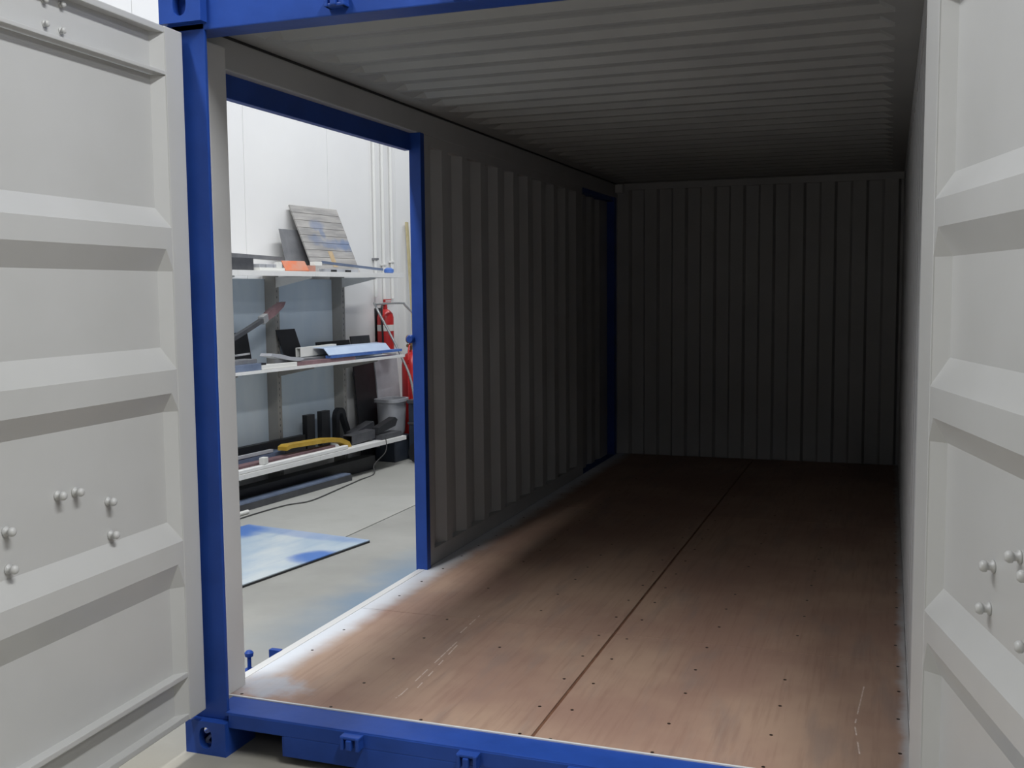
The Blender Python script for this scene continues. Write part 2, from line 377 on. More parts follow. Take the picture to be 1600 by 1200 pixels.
# --- left side wall
def corr(y0, y1, xin, xout, pitch, flat, slope):
    """list of (x, y) along the wall; starts and ends on the inner level"""
    pts = [(xin, y0)]; y = y0+pitch*.2
    while y+pitch*.85 < y1:
        pts += [(xin, y), (xout, y+slope), (xout, y+slope+flat), (xin, y+2*slope+flat)]
        y += pitch
    pts.append((xin, y1)); return pts
def sheet(bm, pts, th, z0, z1):
    back = [(x-th, y) for x, y in pts][::-1]; poly = pts+back; n = len(pts)
    v0 = [bm.verts.new((x, y, z0)) for x, y in pts]; v1 = [bm.verts.new((x, y, z1)) for x, y in pts]
    b0 = [bm.verts.new((x-th, y, z0)) for x, y in pts]; b1 = [bm.verts.new((x-th, y, z1)) for x, y in pts]
    for i in range(n-1):
        bm.faces.new((v0[i], v0[i+1], v1[i+1], v1[i])); bm.faces.new((b0[i+1], b0[i], b1[i], b1[i+1]))
        bm.faces.new((v0[i+1], v0[i], b0[i], b0[i+1])); bm.faces.new((v1[i], v1[i+1], b1[i+1], b1[i]))
    bm.faces.new((v0[0], v1[0], b1[0], b0[0])); bm.faces.new((v0[-1], b0[-1], b1[-1], v1[-1]))
bm = bmesh.new(); sheet(bm, corr(1.975, 4.93, XL, -.006, .281, .075, .065), .003, .236, 2.335)
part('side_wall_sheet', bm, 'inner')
box('wall_flange', -.012, XL+.001, 1.975, 4.94, 2.334, 2.387, 'inner', K); box('wall_flange', -.012, XL+.001, 1.975, 4.94, FZ-.01, .237, 'inner', K)
bm = bmesh.new(); bx(bm, -.03, XL+.003, .10, YB, 2.386, 2.497, .006); part('top_rail', bm, 'inner')
box('rail_gap_strip', -.02, XL+.006, .12, YB, 2.4965, 2.5045, 'gasket', K, 0)  # black strip standing in for the dark gap between rail and roof
bm = bmesh.new(); bx(bm, -.045, -.008, .14, 1.94, 2.300, 2.40, .003); part('side_door_header', bm, 'blue')
bm = bmesh.new(); bx(bm, -.014, .050, 1.93, 1.976, FZ-.02, 2.386, .003); part('side_door_jamb', bm, 'blue')
bm = bmesh.new(); bx(bm, .030, .0345, 1.976, 2.06, FZ, 2.386, .001); part('jamb_flange', bm, 'inner')
bm = bmesh.new(); lathe(bm, [(.012, 0), (.021, .004), (.021, .024), (.016, .03)], 16); bmesh.ops.rotate(bm, verts=bm.verts, matrix=Matrix.Rotation(math.pi/2, 3, 'X'))
bmesh.ops.translate(bm, verts=bm.verts, vec=(-.018, 1.935, 1.352)); part('jamb_latch', bm, 'blue', smooth=True)
# closed rear side door in its blue frame
bm = bmesh.new(); sheet(bm, corr(4.95, 5.98, -.035, -.06, .26, .07, .05), .003, FZ, 2.36); part('rear_side_door', bm, 'inner')
bm = bmesh.new(); bx(bm, -.07, .030, 5.95, 6.03, FZ, 2.386, .003); bx(bm, -.07, .020, 4.94, 5.96, 2.35, 2.386, .002); bx(bm, -.07, .025, 4.925, 4.95, FZ, 2.386, .002); part('rear_door_frame', bm, 'blue')
# lock stud outside the left sill
st = bmesh.new(); lathe(st, [(.008, .10), (.008, .160), (.016, .163), (.018, .178), (.010, .186)], 14, (-.075, .50, 0)); bx(st, -.10, -.001, .44, .53, .09, .110, .006)
part('lock_stud', st, 'blue', smooth=True)
box('lock_tab', -.05, -.001, .60, .625, .09, .160, 'blue', K)
# --- right side wall
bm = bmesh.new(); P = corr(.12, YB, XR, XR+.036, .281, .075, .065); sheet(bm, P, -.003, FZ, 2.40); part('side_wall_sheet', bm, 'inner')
bm = bmesh.new(); bx(bm, XR-.004, XR+.05, .11, YB, 2.395, 2.50, .005); part('top_rail', bm, 'inner')
bm = bmesh.new(); bx(bm, XR+.001, 2.40, .12, YB, .12, FZ+.012, .002); part('wall_flange', bm, 'white')
# --- end wall
pts = []; x = XL
while x < XR-.05:
    pts += [(x, YB), (x+.102, YB), (x+.122, YB+.040), (x+.224, YB+.040)]; x += .2435
pts += [(XR+.03, YB)]
bm = bmesh.new(); v0 = [bm.verts.new((px, py, FZ)) for px, py in pts]; v1 = [bm.verts.new((px, py, 2.455)) for px, py in pts]
w0 = [bm.verts.new((px, py+.004, FZ)) for px, py in pts]; w1 = [bm.verts.new((px, py+.004, 2.455)) for px, py in pts]
for i in range(len(pts)-1):
    bm.faces.new((v0[i], v0[i+1], v1[i+1], v1[i])); bm.faces.new((w0[i], w1[i], w1[i+1], w0[i+1]))
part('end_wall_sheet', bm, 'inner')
bm = bmesh.new(); bx(bm, -.03, 2.42, YB-.012, YB+.10, 2.45, 2.515, .005); part('end_rail', bm, 'inner')
bm = bmesh.new(); bx(bm, -.03, .034, YB-.02, YB+.1, .02, 2.5); bx(bm, -.03, 2.42, YB+.05, YB+.1, .02, 2.5); part('end_frame', bm, 'inner'); box('end_post', XR-.001, 2.438, YB-.01, YB+.1, .02, 2.5, 'inner', K)
bm = bmesh.new(); bx(bm, .032, .10, 5.96, 6.04, 2.425, 2.495, .006); part('corner_gusset_plate', bm, 'white')
# --- roof: die-pressed corrugations
pitch = .209; xs_ = [XL-.06, XL+.10, XL+.16, XR-.14, XR-.09, XR+.06]; amp = [0, 0, 1, 1, 0, 0]
bm = bmesh.new(); rows = []; y = .11; ylist = [(.11, 0)]
y = .27
while y < YB-.15:
    ylist += [(y, 0), (y+.12, 1), (y+.150, 1), (y+.182, 0)]; y += pitch
ylist.append((YB+.06, 0))
for yy, hh in ylist: rows.append([bm.verts.new((xx, yy, RZ+.023*hh*am)) for xx, am in zip(xs_, amp)])
for A, B in zip(rows, rows[1:]):
    for k in range(len(xs_)-1): bm.faces.new((A[k], A[k+1], B[k+1], B[k]))
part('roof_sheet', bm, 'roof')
box('roof_cover', 0, 2.438, .08, YB+.08, RZ+.024, RZ+.03, 'blue', K, 0)

# ================================================================== CARGO DOORS
DEP = .036
def bolt_mesh():
    bm = bmesh.new(); lathe(bm, [(.014, 0), (.014, .004), (.0085, .006), (.0085, .016), (.0125, .017), (.0125, .024), (.009, .029), (.004, .031)], 14)
    bmesh.ops.rotate(bm, verts=bm.verts, matrix=Matrix.Rotation(-math.pi/2, 3, 'X'))   # axis along +y
    bmesh.ops.recalc_face_normals(bm, faces=bm.faces)
    me = bpy.data.meshes.new('bolt'); bm.to_mesh(me); bm.free(); me.materials.append(M_['door'])
    for p in me.polygons: p.use_smooth = True
    return me
BOLT = bolt_mesh()
def cargo_door(hx, hy, dx, dy, s0, s1, stile, bolts, flip, label):
    """local frame: x along the door away from the hinge (s), y = out of the inner face, z up"""
    d = Vector((dx, dy, 0)).normalized()
    root = bpy.data.objects.new('cargo_door', None); COL.objects.link(root); root.parent = K
    # y local = z x d ; must be the inner-face normal: flip mirrors y
    root.location = (hx, hy, 0); root.rotation_euler = (0, 0, math.atan2(d.y, d.x))
    sg = -1 if flip else 1
    root['label'] = label
    L = 1.15
    def Pp(name, fn, m='door', **k):
        bm = bmesh.new(); fn(bm)
        if sg < 0: bmesh.ops.scale(bm, vec=(1, -1, 1), verts=bm.verts)
        return finish(name, bm, m, root, **k)
    # y: 0 = crest face, -DEP = recess, -.055 outside
    zt, zb = 2.442, .160
    Pp('door_stile', lambda b: bx(b, s0, stile, -.055, 0, zb, zt, .004))
    Pp('door_stile', lambda b: bx(b, L-.10, L, -.055, 0, zb, zt, .004))
    # corrugated panel
    zl = [.325, .618, .703, .775, .842, 1.207, 1.270, 1.345, 1.418, 1.664, 1.735, 1.803, 1.866, 2.285]
    lev = [1, 1, 0, 0, 1, 1, 0, 0, 1, 1, 0, 0, 1, 1]
    def pan(b):
        rows = []
        for z, l in zip(zl, lev):
            yv = -DEP*l
            rows.append([b.verts.new((x, yy, z)) for x, yy in ((stile-.003, -.001), (stile+.034, yv), (L-.134, yv), (L-.097, -.001))])
        for A, B in zip(rows, rows[1:]):
            for k in range(3): b.faces.new((A[k], A[k+1], B[k+1], B[k]))
        r = bmesh.ops.extrude_face_region(b, geom=list(b.faces))
        for v in [e for e in r['geom'] if isinstance(e, bmesh.types.BMVert)]: v.co.y -= .004
    Pp('door_panel', pan)
    # rails: channels with lips
    Pp('top_rail', lambda b: (bx(b, stile-.01, L-.09, -.055, -.002, zt-.022, zt-.001, .003), bx(b, stile-.01, L-.09, -.055, -DEP, 2.29, 2.43), bx(b, stile-.01, L-.09, -.050, -.001, 2.288, 2.300, .002)))
    Pp('bottom_rail', lambda b: (bx(b, stile-.01, L-.09, -.055, -.002, zb+.001, .182, .003), bx(b, stile-.01, L-.09, -.055, -DEP, .175, .325), bx(b, stile-.01, L-.09, -.050, -.001, .308, .326, .003)))
    for sx in (stile, L-.10):
        for (za, zc) in ((.18, .31), (2.30, zt-.022)):
            s_ = 1 if sx == stile else -1
            Pp('side_web', lambda b: prism(b, [(sx-.002*s_, -.001), (sx+.034*s_, -DEP-.002), (sx-.002*s_, -DEP-.002)], 2, za, zc))
    Pp('gasket', lambda b: (bx(b, s0, L, -.062, -.030, zb-.010, zb+.0005, .001), bx(b, s0, L, -.062, -.030, zt-.0005, zt+.010, .001), bx(b, s0-.007, s0+.0005, -.062, -.030, zb-.01, zt+.01, .001)), 'gasket')
    for s, z in bolts:
        o = bpy.data.objects.new('bolt', BOLT); COL.objects.link(o); o.parent = root; o.location = (s, sg*-DEP, z); o.scale = (1, 1, 1) if z < 2.2 else (.7, .5, .7)
        if sg < 0: o.rotation_euler = (0, 0, math.pi)
    return root
# left: inner face looks to +x.  door dir (.058,-.998): local y (z x d) = (.998,.058) -> +x : no flip
dl = cargo_door(.085, -.05, .058, -.998, -.055, 0, .042,
    [(.585, 1.028), (.513, 1.025), (.370, .969), (.364, .866), (.785, .970), (.783, .868), (.547, 2.395), (.478, 2.40), (.546, 2.332), (.481, 2.328)], False, 'left cargo door swung open, pale grey inner face')
dr = cargo_door(2.353, -.05, .229, -.973, -.008, 0, .106,
    [(.495, .992), (.645, 1.051), (.478, .894), (.715, 1.030), (.715, .89)], True, 'right cargo door swung open, pale grey inner face')
# ================================================================== SPRAY SHEET on the workshop floor
A = Vector((-.814, 2.947, 0)); 
sh = thing('spray_sheet', 'large thin sheet covered in blue and white paint lying on concrete floor', 'sheet', A, 0)
ax = Vector((-.974, .227, 0)).normalized(); ay = Vector((-.084, -.9965, 0)).normalized()
bm = bmesh.new()
t0 = [(0, 0), (1.02, 0), (1.02, 1.98), (0, 1.98)]
# object space: x across, y along (mesh sheared to true corners)
me_v = []
for zz in (.012, .019):
    for (a, b) in t0: me_v.append(bm.verts.new((a, b, zz)))
for q in ((0, 1, 2, 3), (4, 5, 6, 7), (0, 1, 5, 4), (1, 2, 6, 5), (2, 3, 7, 6), (3, 0, 4, 7)): bm.faces.new([me_v[i] for i in q])
bmesh.ops.recalc_face_normals(bm, faces=bm.faces)
bmesh.ops.bevel(bm, geom=list(bm.edges), offset=.001, segments=1, affect='EDGES')
ob = finish('sheet_top', bm, 'spray', sh)
mx = Matrix(((ax.x, ay.x, 0, 0), (ax.y, ay.y, 0, 0), (0, 0, 1, 0), (0, 0, 0, 1)))
# rotate (mirror is avoided): keep an almost right-angled frame
ob.matrix_local = mx
bm = bmesh.new(); bx(bm, .0, 1.02, .0, 1.98, .0, .0118); ob2 = finish('sheet_backing', bm, 'black', sh); ob2.matrix_local = mx

# ================================================================== SHELVING
def sobj(name, bm, m, parent=None, s=0, o=0, z=0, yaw=0, pitch=0, roll=0, **k):
    """object in the shelf frame: local x along shelf, local y towards the wall, z up"""
    ob = finish(name, bm, m, None, **k)
    ob.matrix_world = Matrix.Translation(W(s, o, z)) @ Matrix.Rotation(SRZ+yaw, 4, 'Z') @ Matrix.Rotation(-pitch, 4, 'Y') @ Matrix.Rotation(roll, 4, 'X')
    return ob
SH = thing('shelving_unit', 'white three-tier shelving unit with grey uprights standing against the white wall', 'shelving', SP, SRZ)
def sp(name, m, *boxes, bev=.002):
    bm = bmesh.new()
    for (s0, s1, o0, o1, z0, z1) in boxes: bx(bm, s0, s1, -o1, -o0, z0, z1, bev)
    return finish(name, bm, m, SH)
for s in (0, -.93, -1.86, -2.79):
    sp('upright', 'upright', (s-.055, s, -.12, 0, 0, 1.80))
    # slots on the front edge of the upright
    bm = bmesh.new()
    for k in range(34): bx(bm, s-.032, s-.025, -.0006, .003, .10+k*.05, .118+k*.05)
    o = finish('slot_row', bm, 'dkgrey', SH); o['kind'] = 'stuff'
for a in (0, -.93, -1.86):
    for z0, z1 in ((.26, .97), (1.0, 1.71)):
        sp('back_panel', 'panelblue', (a-.93+.001, a-.056, -.115, -.10, z0, z1))
for z0, z1, nm in ((1.722, 1.762, 'shelf'), (.998, 1.020, 'shelf'), (.235, .272, 'shelf')):
    for a, b in ((-.93, .40), (-1.86, -.932), (-2.79, -1.862)):
        bm = bmesh.new(); bk = .095 if b < 0 else .0
        bx(bm, a, -.056 if b > 0 else b, -.37, .095, z1-.006, z1-.001, .001); bx(bm, a, b, -.372, -.366, z0, z1, .001)
        if b > 0: bx(bm, -.057, b, -.37, -.002, z1-.006, z1-.001, .001); bx(bm, b-.006, b, -.37, -.002, z0, z1, .001)
        finish(nm, bm, 'shelf', SH)
for s in (-.05, -.98, -1.90, -2.82):
    for z in (1.722, .998, .235):
        bm = bmesh.new(); h = .085 if z > .5 else .05
        prism(bm, [(.0, z), (-.36, z), (-.36, z-.012), (.0, z-h)], 0, s+.01, s+.016)
        finish('bracket', bm, 'upright' if z < 1.5 else 'shelf', SH)

# ---- item builders
def L_sec(w, h, t): return [(0, 0), (w, 0), (w, t), (t, t), (t, h), (0, h)]
def U_sec(w, h, t): return [(0, 0), (w, 0), (w, h), (w-t, h), (w-t, t), (t, t), (t, h), (0, h)]
def Ui_sec(w, h, t): return [(0, h), (0, 0), (t, 0), (t, h-t), (w-t, h-t), (w-t, 0), (w, 0), (w, h)]
def prof(name, label, cat, m, sec, s0, s1, o, z, yaw=0, pitch=0, roll=0, group=None):
    bm = bmesh.new(); prism(bm, sec, 0, 0, s1-s0)
    ob = sobj(name, bm, m, None, s0, o, z, yaw, pitch, roll); return tag(ob, label, cat, group)
def hollow(name, label, cat, m, w, h, t, s0, s1, o, z, yaw=0, pitch=0, inner='black'):
    bm = bmesh.new(); ln = s1-s0
    for a in ((0, w, 0, t), (0, w, h-t, h), (0, t, t, h-t), (w-t, w, t, h-t)): bx(bm, 0, ln, a[0], a[1], a[2], a[3])
    ob = sobj(name, bm, m, None, s0, o, z, yaw, pitch); return tag(ob, label, cat)
def slab(name, label, cat, m, w, d, h, s, o, z, yaw=0, pitch=0, roll=0, bev=.002, group=None):
    bm = bmesh.new(); bx(bm, 0, w, 0, d, 0, h, min(bev, h*.3, d*.3)); return tag(sobj(name, bm, m, None, s, o, z, yaw, pitch, roll), label, cat, group)
rad = math.radians
# ---- top shelf (z = 1.762)
T = 1.763
b = thing('plank_board', 'tall grey plank board with blue daubs leaning against wall on top shelf', 'board', W(-.60, .12, T+.004), SRZ)
NPL = 9; HB = .62; WB = .68; tilt = math.atan2(.24, .56)
lb = bpy.data.objects.new('board_face', None)
for k in range(NPL):
    bm = bmesh.new(); h0 = k*HB/NPL
    bx(bm, .0, WB+random.uniform(-.004, .004), 0, .014, h0+.0015, h0+HB/NPL-.0015, .0015)
    o = finish('plank', bm, 'board', b); o.rotation_euler = (-tilt, 0, 0)
for q in (.03, WB-.08):
    o = box('batten', q, q+.04, .014, .03, .02, .58, 'wood', b); o.rotation_euler = (-tilt, 0, 0)
bm = bmesh.new(); bx(bm, .30, .365, -.0016, .0, .05, .20, .0005); o = finish('tape_patch', bm, 'tan', b); o.rotation_euler = (-tilt, 0, 0)
slab('metal_plate', 'smaller dark grey plate leaning behind the plank board on top shelf', 'plate', 'grey', .42, .006, .37, -.80, -.0, T, 0, 0, -rad(13))
slab('dark_box', 'long dark flat box at left end of top shelf', 'box', 'dkgrey', .62, .10, .092, -2.22, .30, T)
prof('long_angle_bar', 'long grey angle bar lying across dark box on top shelf', 'bar', 'grey', L_sec(.05, .03, .004), -2.3, -1.15, .22, T+.112, 0, -rad(1.5))
b = thing('clear_tray', 'small white and clear parts tray on top shelf beside dark box', 'tray', W(-1.58, .34, T), SRZ)
bm = bmesh.new(); bx(bm, 0, .30, 0, .12, 0, .022, .003); finish('base', bm, 'paper', b)
bm = bmesh.new(); [bx(bm, .02+k*.09, .09+k*.09, .02, .09, .022, .05, .004) for k in range(3)]; finish('packet', bm, 'tub', b)
bm = bmesh.new(); bx(bm, .22, .28, .01, .04, .022, .065, .004); finish('clip', bm, 'paper', b)
prof('orange_bracket', 'bright orange folded steel bracket on top shelf edge', 'bracket', 'orange', [(0, 0), (.005, 0), (.05, .075), (.05, .08), (.046, .08), (0, .006)], -1.27, -1.02, .34, T, -rad(8))
prof('orange_angle', 'salmon red angle piece lying behind orange bracket on top shelf', 'profile', 'salmon', L_sec(.06, .05, .004), -1.14, -.80, .30, T, rad(4))
slab('white_block', 'small white block on orange piece in front of the plank board', 'box', 'paper', .10, .05, .03, -.80, .27, T+.052)
slab('white_offcut', 'little white piece resting above orange bracket on top shelf', 'offcut', 'paper', .09, .05, .03, -1.16, .22, T+.055)
prof('blue_grey_bar', 'long thin blue-grey bar sloping down in front of plank board', 'bar', 'bluegrey', L_sec(.035, .02, .004), -.69, .24, .26, T+.072, 0, -rad(3.0))
slab('beige_offcut', 'flat beige offcut under the blue-grey bar on top shelf', 'offcut', 'tub', .40, .12, .028, -.62, .30, T)
slab('black_clip', 'small black clip at left of beige offcut on top shelf edge', 'clip', 'black', .06, .02, .018, -.66, .345, T)
slab('black_clip', 'small black clip in front of beige offcut, nearer the right end', 'clip', 'black', .06, .02, .018, -.44, .335, T)
bm = bmesh.new(); lathe(bm, [(.035, 0), (.045, .01), (.045, .035), (.02, .05)], 14); tag(sobj('blue_offcut', bm, 'midblue', None, .30, .28, T, smooth=True), 'small round blue piece at right end of top shelf', 'offcut')
# ---- middle shelf (z = 1.020)
T = 1.021
slab('black_plate', 'black plate standing upright at left end of middle shelf', 'plate', 'black', .22, .012, .27, -1.50, .0, T, 0, 0, -rad(10))
bm = bmesh.new(); prism(bm, [(0, 0), (.24, 0), (.17, .28), (-.07, .28)], 1, 0, .012)
tag(sobj('black_plate', bm, 'black', None, -.94, .075, T, 0, 0, -rad(10)), 'slanted black plate leaning in the centre of middle shelf', 'plate')
slab('dark_plate', 'small dark plate standing upright at right end of middle shelf', 'plate', 'dkgrey', .31, .012, .175, .14, -.02, T, 0, 0, -rad(8))
slab('dark_plate', 'low dark plate behind the pale blue folded profiles', 'plate', 'black', .50, .012, .15, -.46, .035, T, 0, 0, -rad(8))
b = thing('curved_lever', 'long dark curved lever with red-brown tip rising above middle shelf', 'lever', W(-1.90, .22, 1.15), SRZ)
pth = smooth_path([(-.25, 0, -.03), (0, 0, .06), (.30, 0, .17), (.52, 0, .255)])
bm = bmesh.new()
for i, p in enumerate(pth[:-1]):
    q = pth[i+1]; hh = .016
    vs = [bm.verts.new(v) for v in ((p.x, -.02, p.z-hh), (p.x, .02, p.z-hh), (p.x, .02, p.z+hh), (p.x, -.02, p.z+hh), (q.x, -.02, q.z-hh), (q.x, .02, q.z-hh), (q.x, .02, q.z+hh), (q.x, -.02, q.z+hh))]
    for f4 in ((0, 1, 5, 4), (1, 2, 6, 5), (2, 3, 7, 6), (3, 0, 4, 7)): bm.faces.new([vs[k] for k in f4])
    if i == 0: bm.faces.new(vs[:4])
    if i == len(pth)-2: bm.faces.new(vs[4:])
bmesh.ops.remove_doubles(bm, verts=bm.verts, dist=1e-5); finish('shaft', bm, 'dkgrey', b)
bm = bmesh.new(); prism(bm, [(.50, .225), (.50, .275), (.56, .315), (.70, .37), (.745, .375), (.72, .335), (.60, .262)], 1, -.022, .022); finish('tip', bm, 'mauve', b)
bm = bmesh.new(); prism(bm, [(.47, .205), (.46, .262), (.515, .286), (.525, .232)], 1, -.027, .027); finish('collar', bm, 'chrome', b)
bm = bmesh.new(); bx(bm, -.10, .02, -.015, .015, -.128, .04); finish('foot', bm, 'dkgrey', b)
prof('silver_strip', 'bright silver strip lying on the left of the middle shelf', 'strip', 'chrome', L_sec(.05, .015, .003), -1.98, -1.52, .20, T+.095, rad(3), rad(1.5))
slab('silver_offcut', 'silver offcut under the dark lever on middle shelf', 'offcut', 'grey', .30, .10, .085, -2.0, .18, T)
slab('blue_slab', 'dark blue-grey slab at left front of middle shelf', 'slab', 'bluegrey', .50, .14, .05, -2.10, .345, T)
slab('grey_slab', 'grey slab lying on the dark blue slab, middle shelf', 'slab', 'grey', .42, .12, .03, -2.02, .32, T+.051, rad(2))
slab('black_end_block', 'small black block at the end of dark blue slab', 'block', 'black', .045, .05, .05, -1.595, .35, T)
slab('white_box', 'low white box on the front edge of middle shelf', 'box', 'paper', .42, .09, .034, -1.60, .355, T)
b_ = bmesh.new()
pp = [(-.02, .06), (.10, .035), (.22, .012), (.32, .0), (.38, .008), (.40, .022), (.33, .030), (.22, .040), (.10, .068), (0, .078)]
prism(b_, pp, 1, -.0, .11); tag(sobj('curved_trim', b_, 'tub', None, -1.46, .34, T+.036), 'pale curved trim piece resting on the white box', 'trim')
prof('mauve_bar', 'mauve brown flat bar along middle shelf front edge', 'bar', 'mauve', [(0, 0), (.06, 0), (.06, .03), (0, .03)], -1.16, -.36, .345, T)
prof('grey_bar', 'long grey bar behind the mauve bar on middle shelf', 'bar', 'grey', [(0, 0), (.13, 0), (.13, .045), (0, .045)], -1.18, -.34, .26, T)
prof('pale_blue_profile', 'wide pale blue folded profile on top of middle shelf pile', 'profile', 'ltblue', [(0, 0), (.004, 0), (.055, .055), (.16, .06), (.16, .064), (.052, .060), (0, .004)], -.74, .20, .345, T+.056, 0, -rad(.1))
prof('white_profile', 'white profile standing behind the wide pale blue folded profile', 'profile', 'paper', Ui_sec(.05, .075, .004), -.90, -.40, .180, T+.050, 0, rad(1.0))
prof('blue_bar', 'deep blue flat bar under the pale blue profile', 'bar', 'midblue', [(0, 0), (.06, 0), (.06, .022), (0, .022)], -.72, .38, .355, T+.032, 0, 0)
prof('blue_grey_strip', 'blue-grey strip jutting past right end of middle shelf', 'strip', 'ltblue', [(0, 0), (.07, 0), (.07, .012), (0, .012)], -.10, .455, .285, T+.031)
prof('blue_channel', 'blue channel lying at rear right of middle shelf', 'profile', 'bluegrey', U_sec(.09, .10, .005), -.30, .38, .14, T)
# ---- bottom shelf (z = .272)
T = .273
slab('black_block', 'leftmost of the three upright black offcuts on bottom shelf', 'block', 'black', .11, .05, .29, -.68, .06, T)
slab('black_block', 'middle of the three upright black offcuts on bottom shelf', 'block', 'black', .12, .05, .30, -.47, .06, T)
bm = bmesh.new()
arc = [(.0, 0)]+[(.075-.075*math.cos(t), .22+.085*math.sin(t)) for t in [math.pi*k/10 for k in range(11)]]+[(.25, 0), (.21, 0)]+[(.075+.03*math.cos(t), .215+.045*math.sin(t)) for t in [math.pi*k/8 for k in range(9)]]+[(.045, 0)]
prism(bm, arc, 1, 0, .05); tag(sobj('black_arch', bm, 'black', None, -.26, .065, T), 'black arch-shaped offcut right of the two black blocks', 'offcut')
slab('black_crate', 'long low black crate behind yellow profile on bottom shelf', 'crate', 'black', .95, .055, .13, -1.66, .062, T)
bm = bmesh.new()
yp = [(0, .04), (.06, .055), (.55, .062), (.72, .050), (.82, .018), (.88, -.03), (.91, -.022), (.86, .045), (.74, .085), (.56, .096), (.04, .086), (0, .07)]
prism(bm, yp, 1, 0, .09); tag(sobj('yellow_profile', bm, 'yellow', None, -1.27, .30, T+.045, 0, -rad(3)), 'ochre yellow curved profile lying across the bottom shelf', 'profile')
prof('purple_bar', 'long purple-brown bar under the yellow profile', 'bar', 'mauve', [(0, 0), (.08, 0), (.08, .045), (0, .045)], -2.4, -.62, .30, T, 0, 0)
prof('pale_bar', 'pale narrow bar behind purple-brown bar on bottom shelf', 'bar', 'tub', [(0, 0), (.03, 0), (.03, .022), (0, .022)], -2.4, -1.30, .20, T+.075, rad(.5), 0)
prof('grey_sheet_bar', 'wide blue-grey bar at left rear of bottom shelf', 'bar', 'bluegrey', [(0, 0), (.12, 0), (.12, .07), (0, .07)], -2.4, -1.15, .19, T)
prof('white_tube', 'long white tube along front edge of bottom shelf', 'tube', 'shelf', [(.0, .006), (.006, 0), (.034, 0), (.04, .006), (.04, .026), (.034, .032), (.006, .032), (0, .026)], -2.4, -.52, .36, T)
slab('white_clamp', 'small white clamp on the long white tube', 'clamp', 'paper', .06, .045, .05, -1.62, .362, T+.034, rad(10))
hollow('grey_box_tube', 'dark grey hollow box section lying on right of bottom shelf', 'tube', 'dkgrey', .10, .08, .006, -.34, .02, .28, T+.004, rad(0), rad(2))
hollow('grey_box_tube', 'shorter dark hollow box section behind, tilted upward at right', 'tube', 'dkgrey', .09, .07, .006, -.12, .20, .165, T+.012, rad(0), rad(12))
bm = bmesh.new(); prism(bm, [(0, 0), (.30, .045), (.34, .10), (.30, .125), (.02, .06)], 1, 0, .07)
tag(sobj('black_bracket', bm, 'black', None, .03, .30, T+.048), 'black angular bracket sloping up at right end of bottom shelf', 'bracket')
slab('dark_offcut', 'dark offcut under the black angular bracket', 'offcut', 'dkgrey', .33, .12, .045, .04, .34, T)
# ---- under the shelf
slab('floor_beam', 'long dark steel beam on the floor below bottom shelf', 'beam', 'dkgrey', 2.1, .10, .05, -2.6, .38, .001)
slab('beam_lit_top', 'long blue-grey strip giving the dark floor beam its lit top', 'strip', 'bluegrey', 2.08, .10, .014, -2.6, .378, .052)  # beam's lit top put into colour as a paler strip
hollow('floor_box_section', 'dark box section under shelf behind the long steel beam', 'tube', 'black', .12, .12, .006, -2.6, .10, .22, .001)
bm = bmesh.new(); tube(bm, [(0, 0, .016), (.32, 0, .016)], .015, 12)
tag(sobj('white_pipe', bm, 'paper', None, -2.25, .45, 0), 'short white pipe lying on the floor near the steel beam', 'pipe')
bm = bmesh.new(); pc = [W(.02, .39, .30), W(.0, .40, .18), W(-.08, .33, .07), W(-.2, .40, .008), W(-.47, .44, .006), W(-.9, .52, .006), W(-1.38, .60, .006), W(-1.6, .53, .006), W(-2.0, .52, .006), W(-2.5, .56, .006)]
tube(bm, smooth_path(pc, 8), .005, 6); tag(finish('power_cable', bm, 'cable', smooth=True), 'thin dark cable hanging off bottom shelf and trailing along the floor', 'cable')
# ---- beyond the right end of the shelving
slab('black_sheet', 'tall black sheet leaning between shelving and pale board', 'sheet', 'black', .34, .012, .98, .26, -.02, .0, 0, 0, -rad(5))
slab('pale_board', 'tall pale grey board leaning on wall behind tub', 'board', 'tub', .40, .014, 1.0, .62, -.02, .0, 0, 0, -rad(5))
t = thing('fire_extinguisher', 'red fire extinguisher with black hose hung on the white wall', 'extinguisher', W(.77, -.068, 1.02), SRZ)
bm = bmesh.new(); lathe(bm, [(.06, 0), (.078, .012), (.08, .03), (.08, .33), (.07, .37), (.04, .40), (.022, .41), (.022, .43)], 24); finish('cylinder', bm, 'red', t, smooth=True)
bm = bmesh.new(); lathe(bm, [(.0808, .20), (.0808, .26)], 24); finish('paper_label', bm, 'paper', t, smooth=True)
bm = bmesh.new(); lathe(bm, [(.02, .43), (.02, .465), (.012, .47)], 12); bx(bm, -.02, .09, -.012, .012, .47, .482, .003); bx(bm, -.01, .10, -.01, .01, .495, .505, .003); bx(bm, -.02, -.005, -.01, .01, .465, .505, .002); finish('valve', bm, 'red', t)
bm = bmesh.new(); tube(bm, smooth_path([(-.02, 0, .45), (-.09, -.02, .44), (-.11, -.03, .34), (-.10, -.03, .18), (-.095, -.03, .05)]), .010, 8); finish('hose', bm, 'black', t, smooth=True)
bm = bmesh.new(); bx(bm, -.05, .05, .08, .09, .1, .42); finish('wall_bracket', bm, 'black', t)
t = thing('gas_cylinder', 'red gas cylinder with brass valve standing on tube trolley', 'cylinder', W(.952, .12, .0), SRZ)
bm = bmesh.new(); lathe(bm, [(.09, 0), (.105, .015), (.108, .04), (.108, .88), (.10, .94), (.07, .99), (.035, 1.01), (.03, 1.03)], 28); finish('tank', bm, 'red', t, smooth=True)
bm = bmesh.new(); lathe(bm, [(.026, 1.03), (.026, 1.10), (.015, 1.11)], 12); tube(bm, [(-.09, 0, 1.075), (.09, 0, 1.075)], .016, 10); finish('valve', bm, 'brass', t, smooth=True)
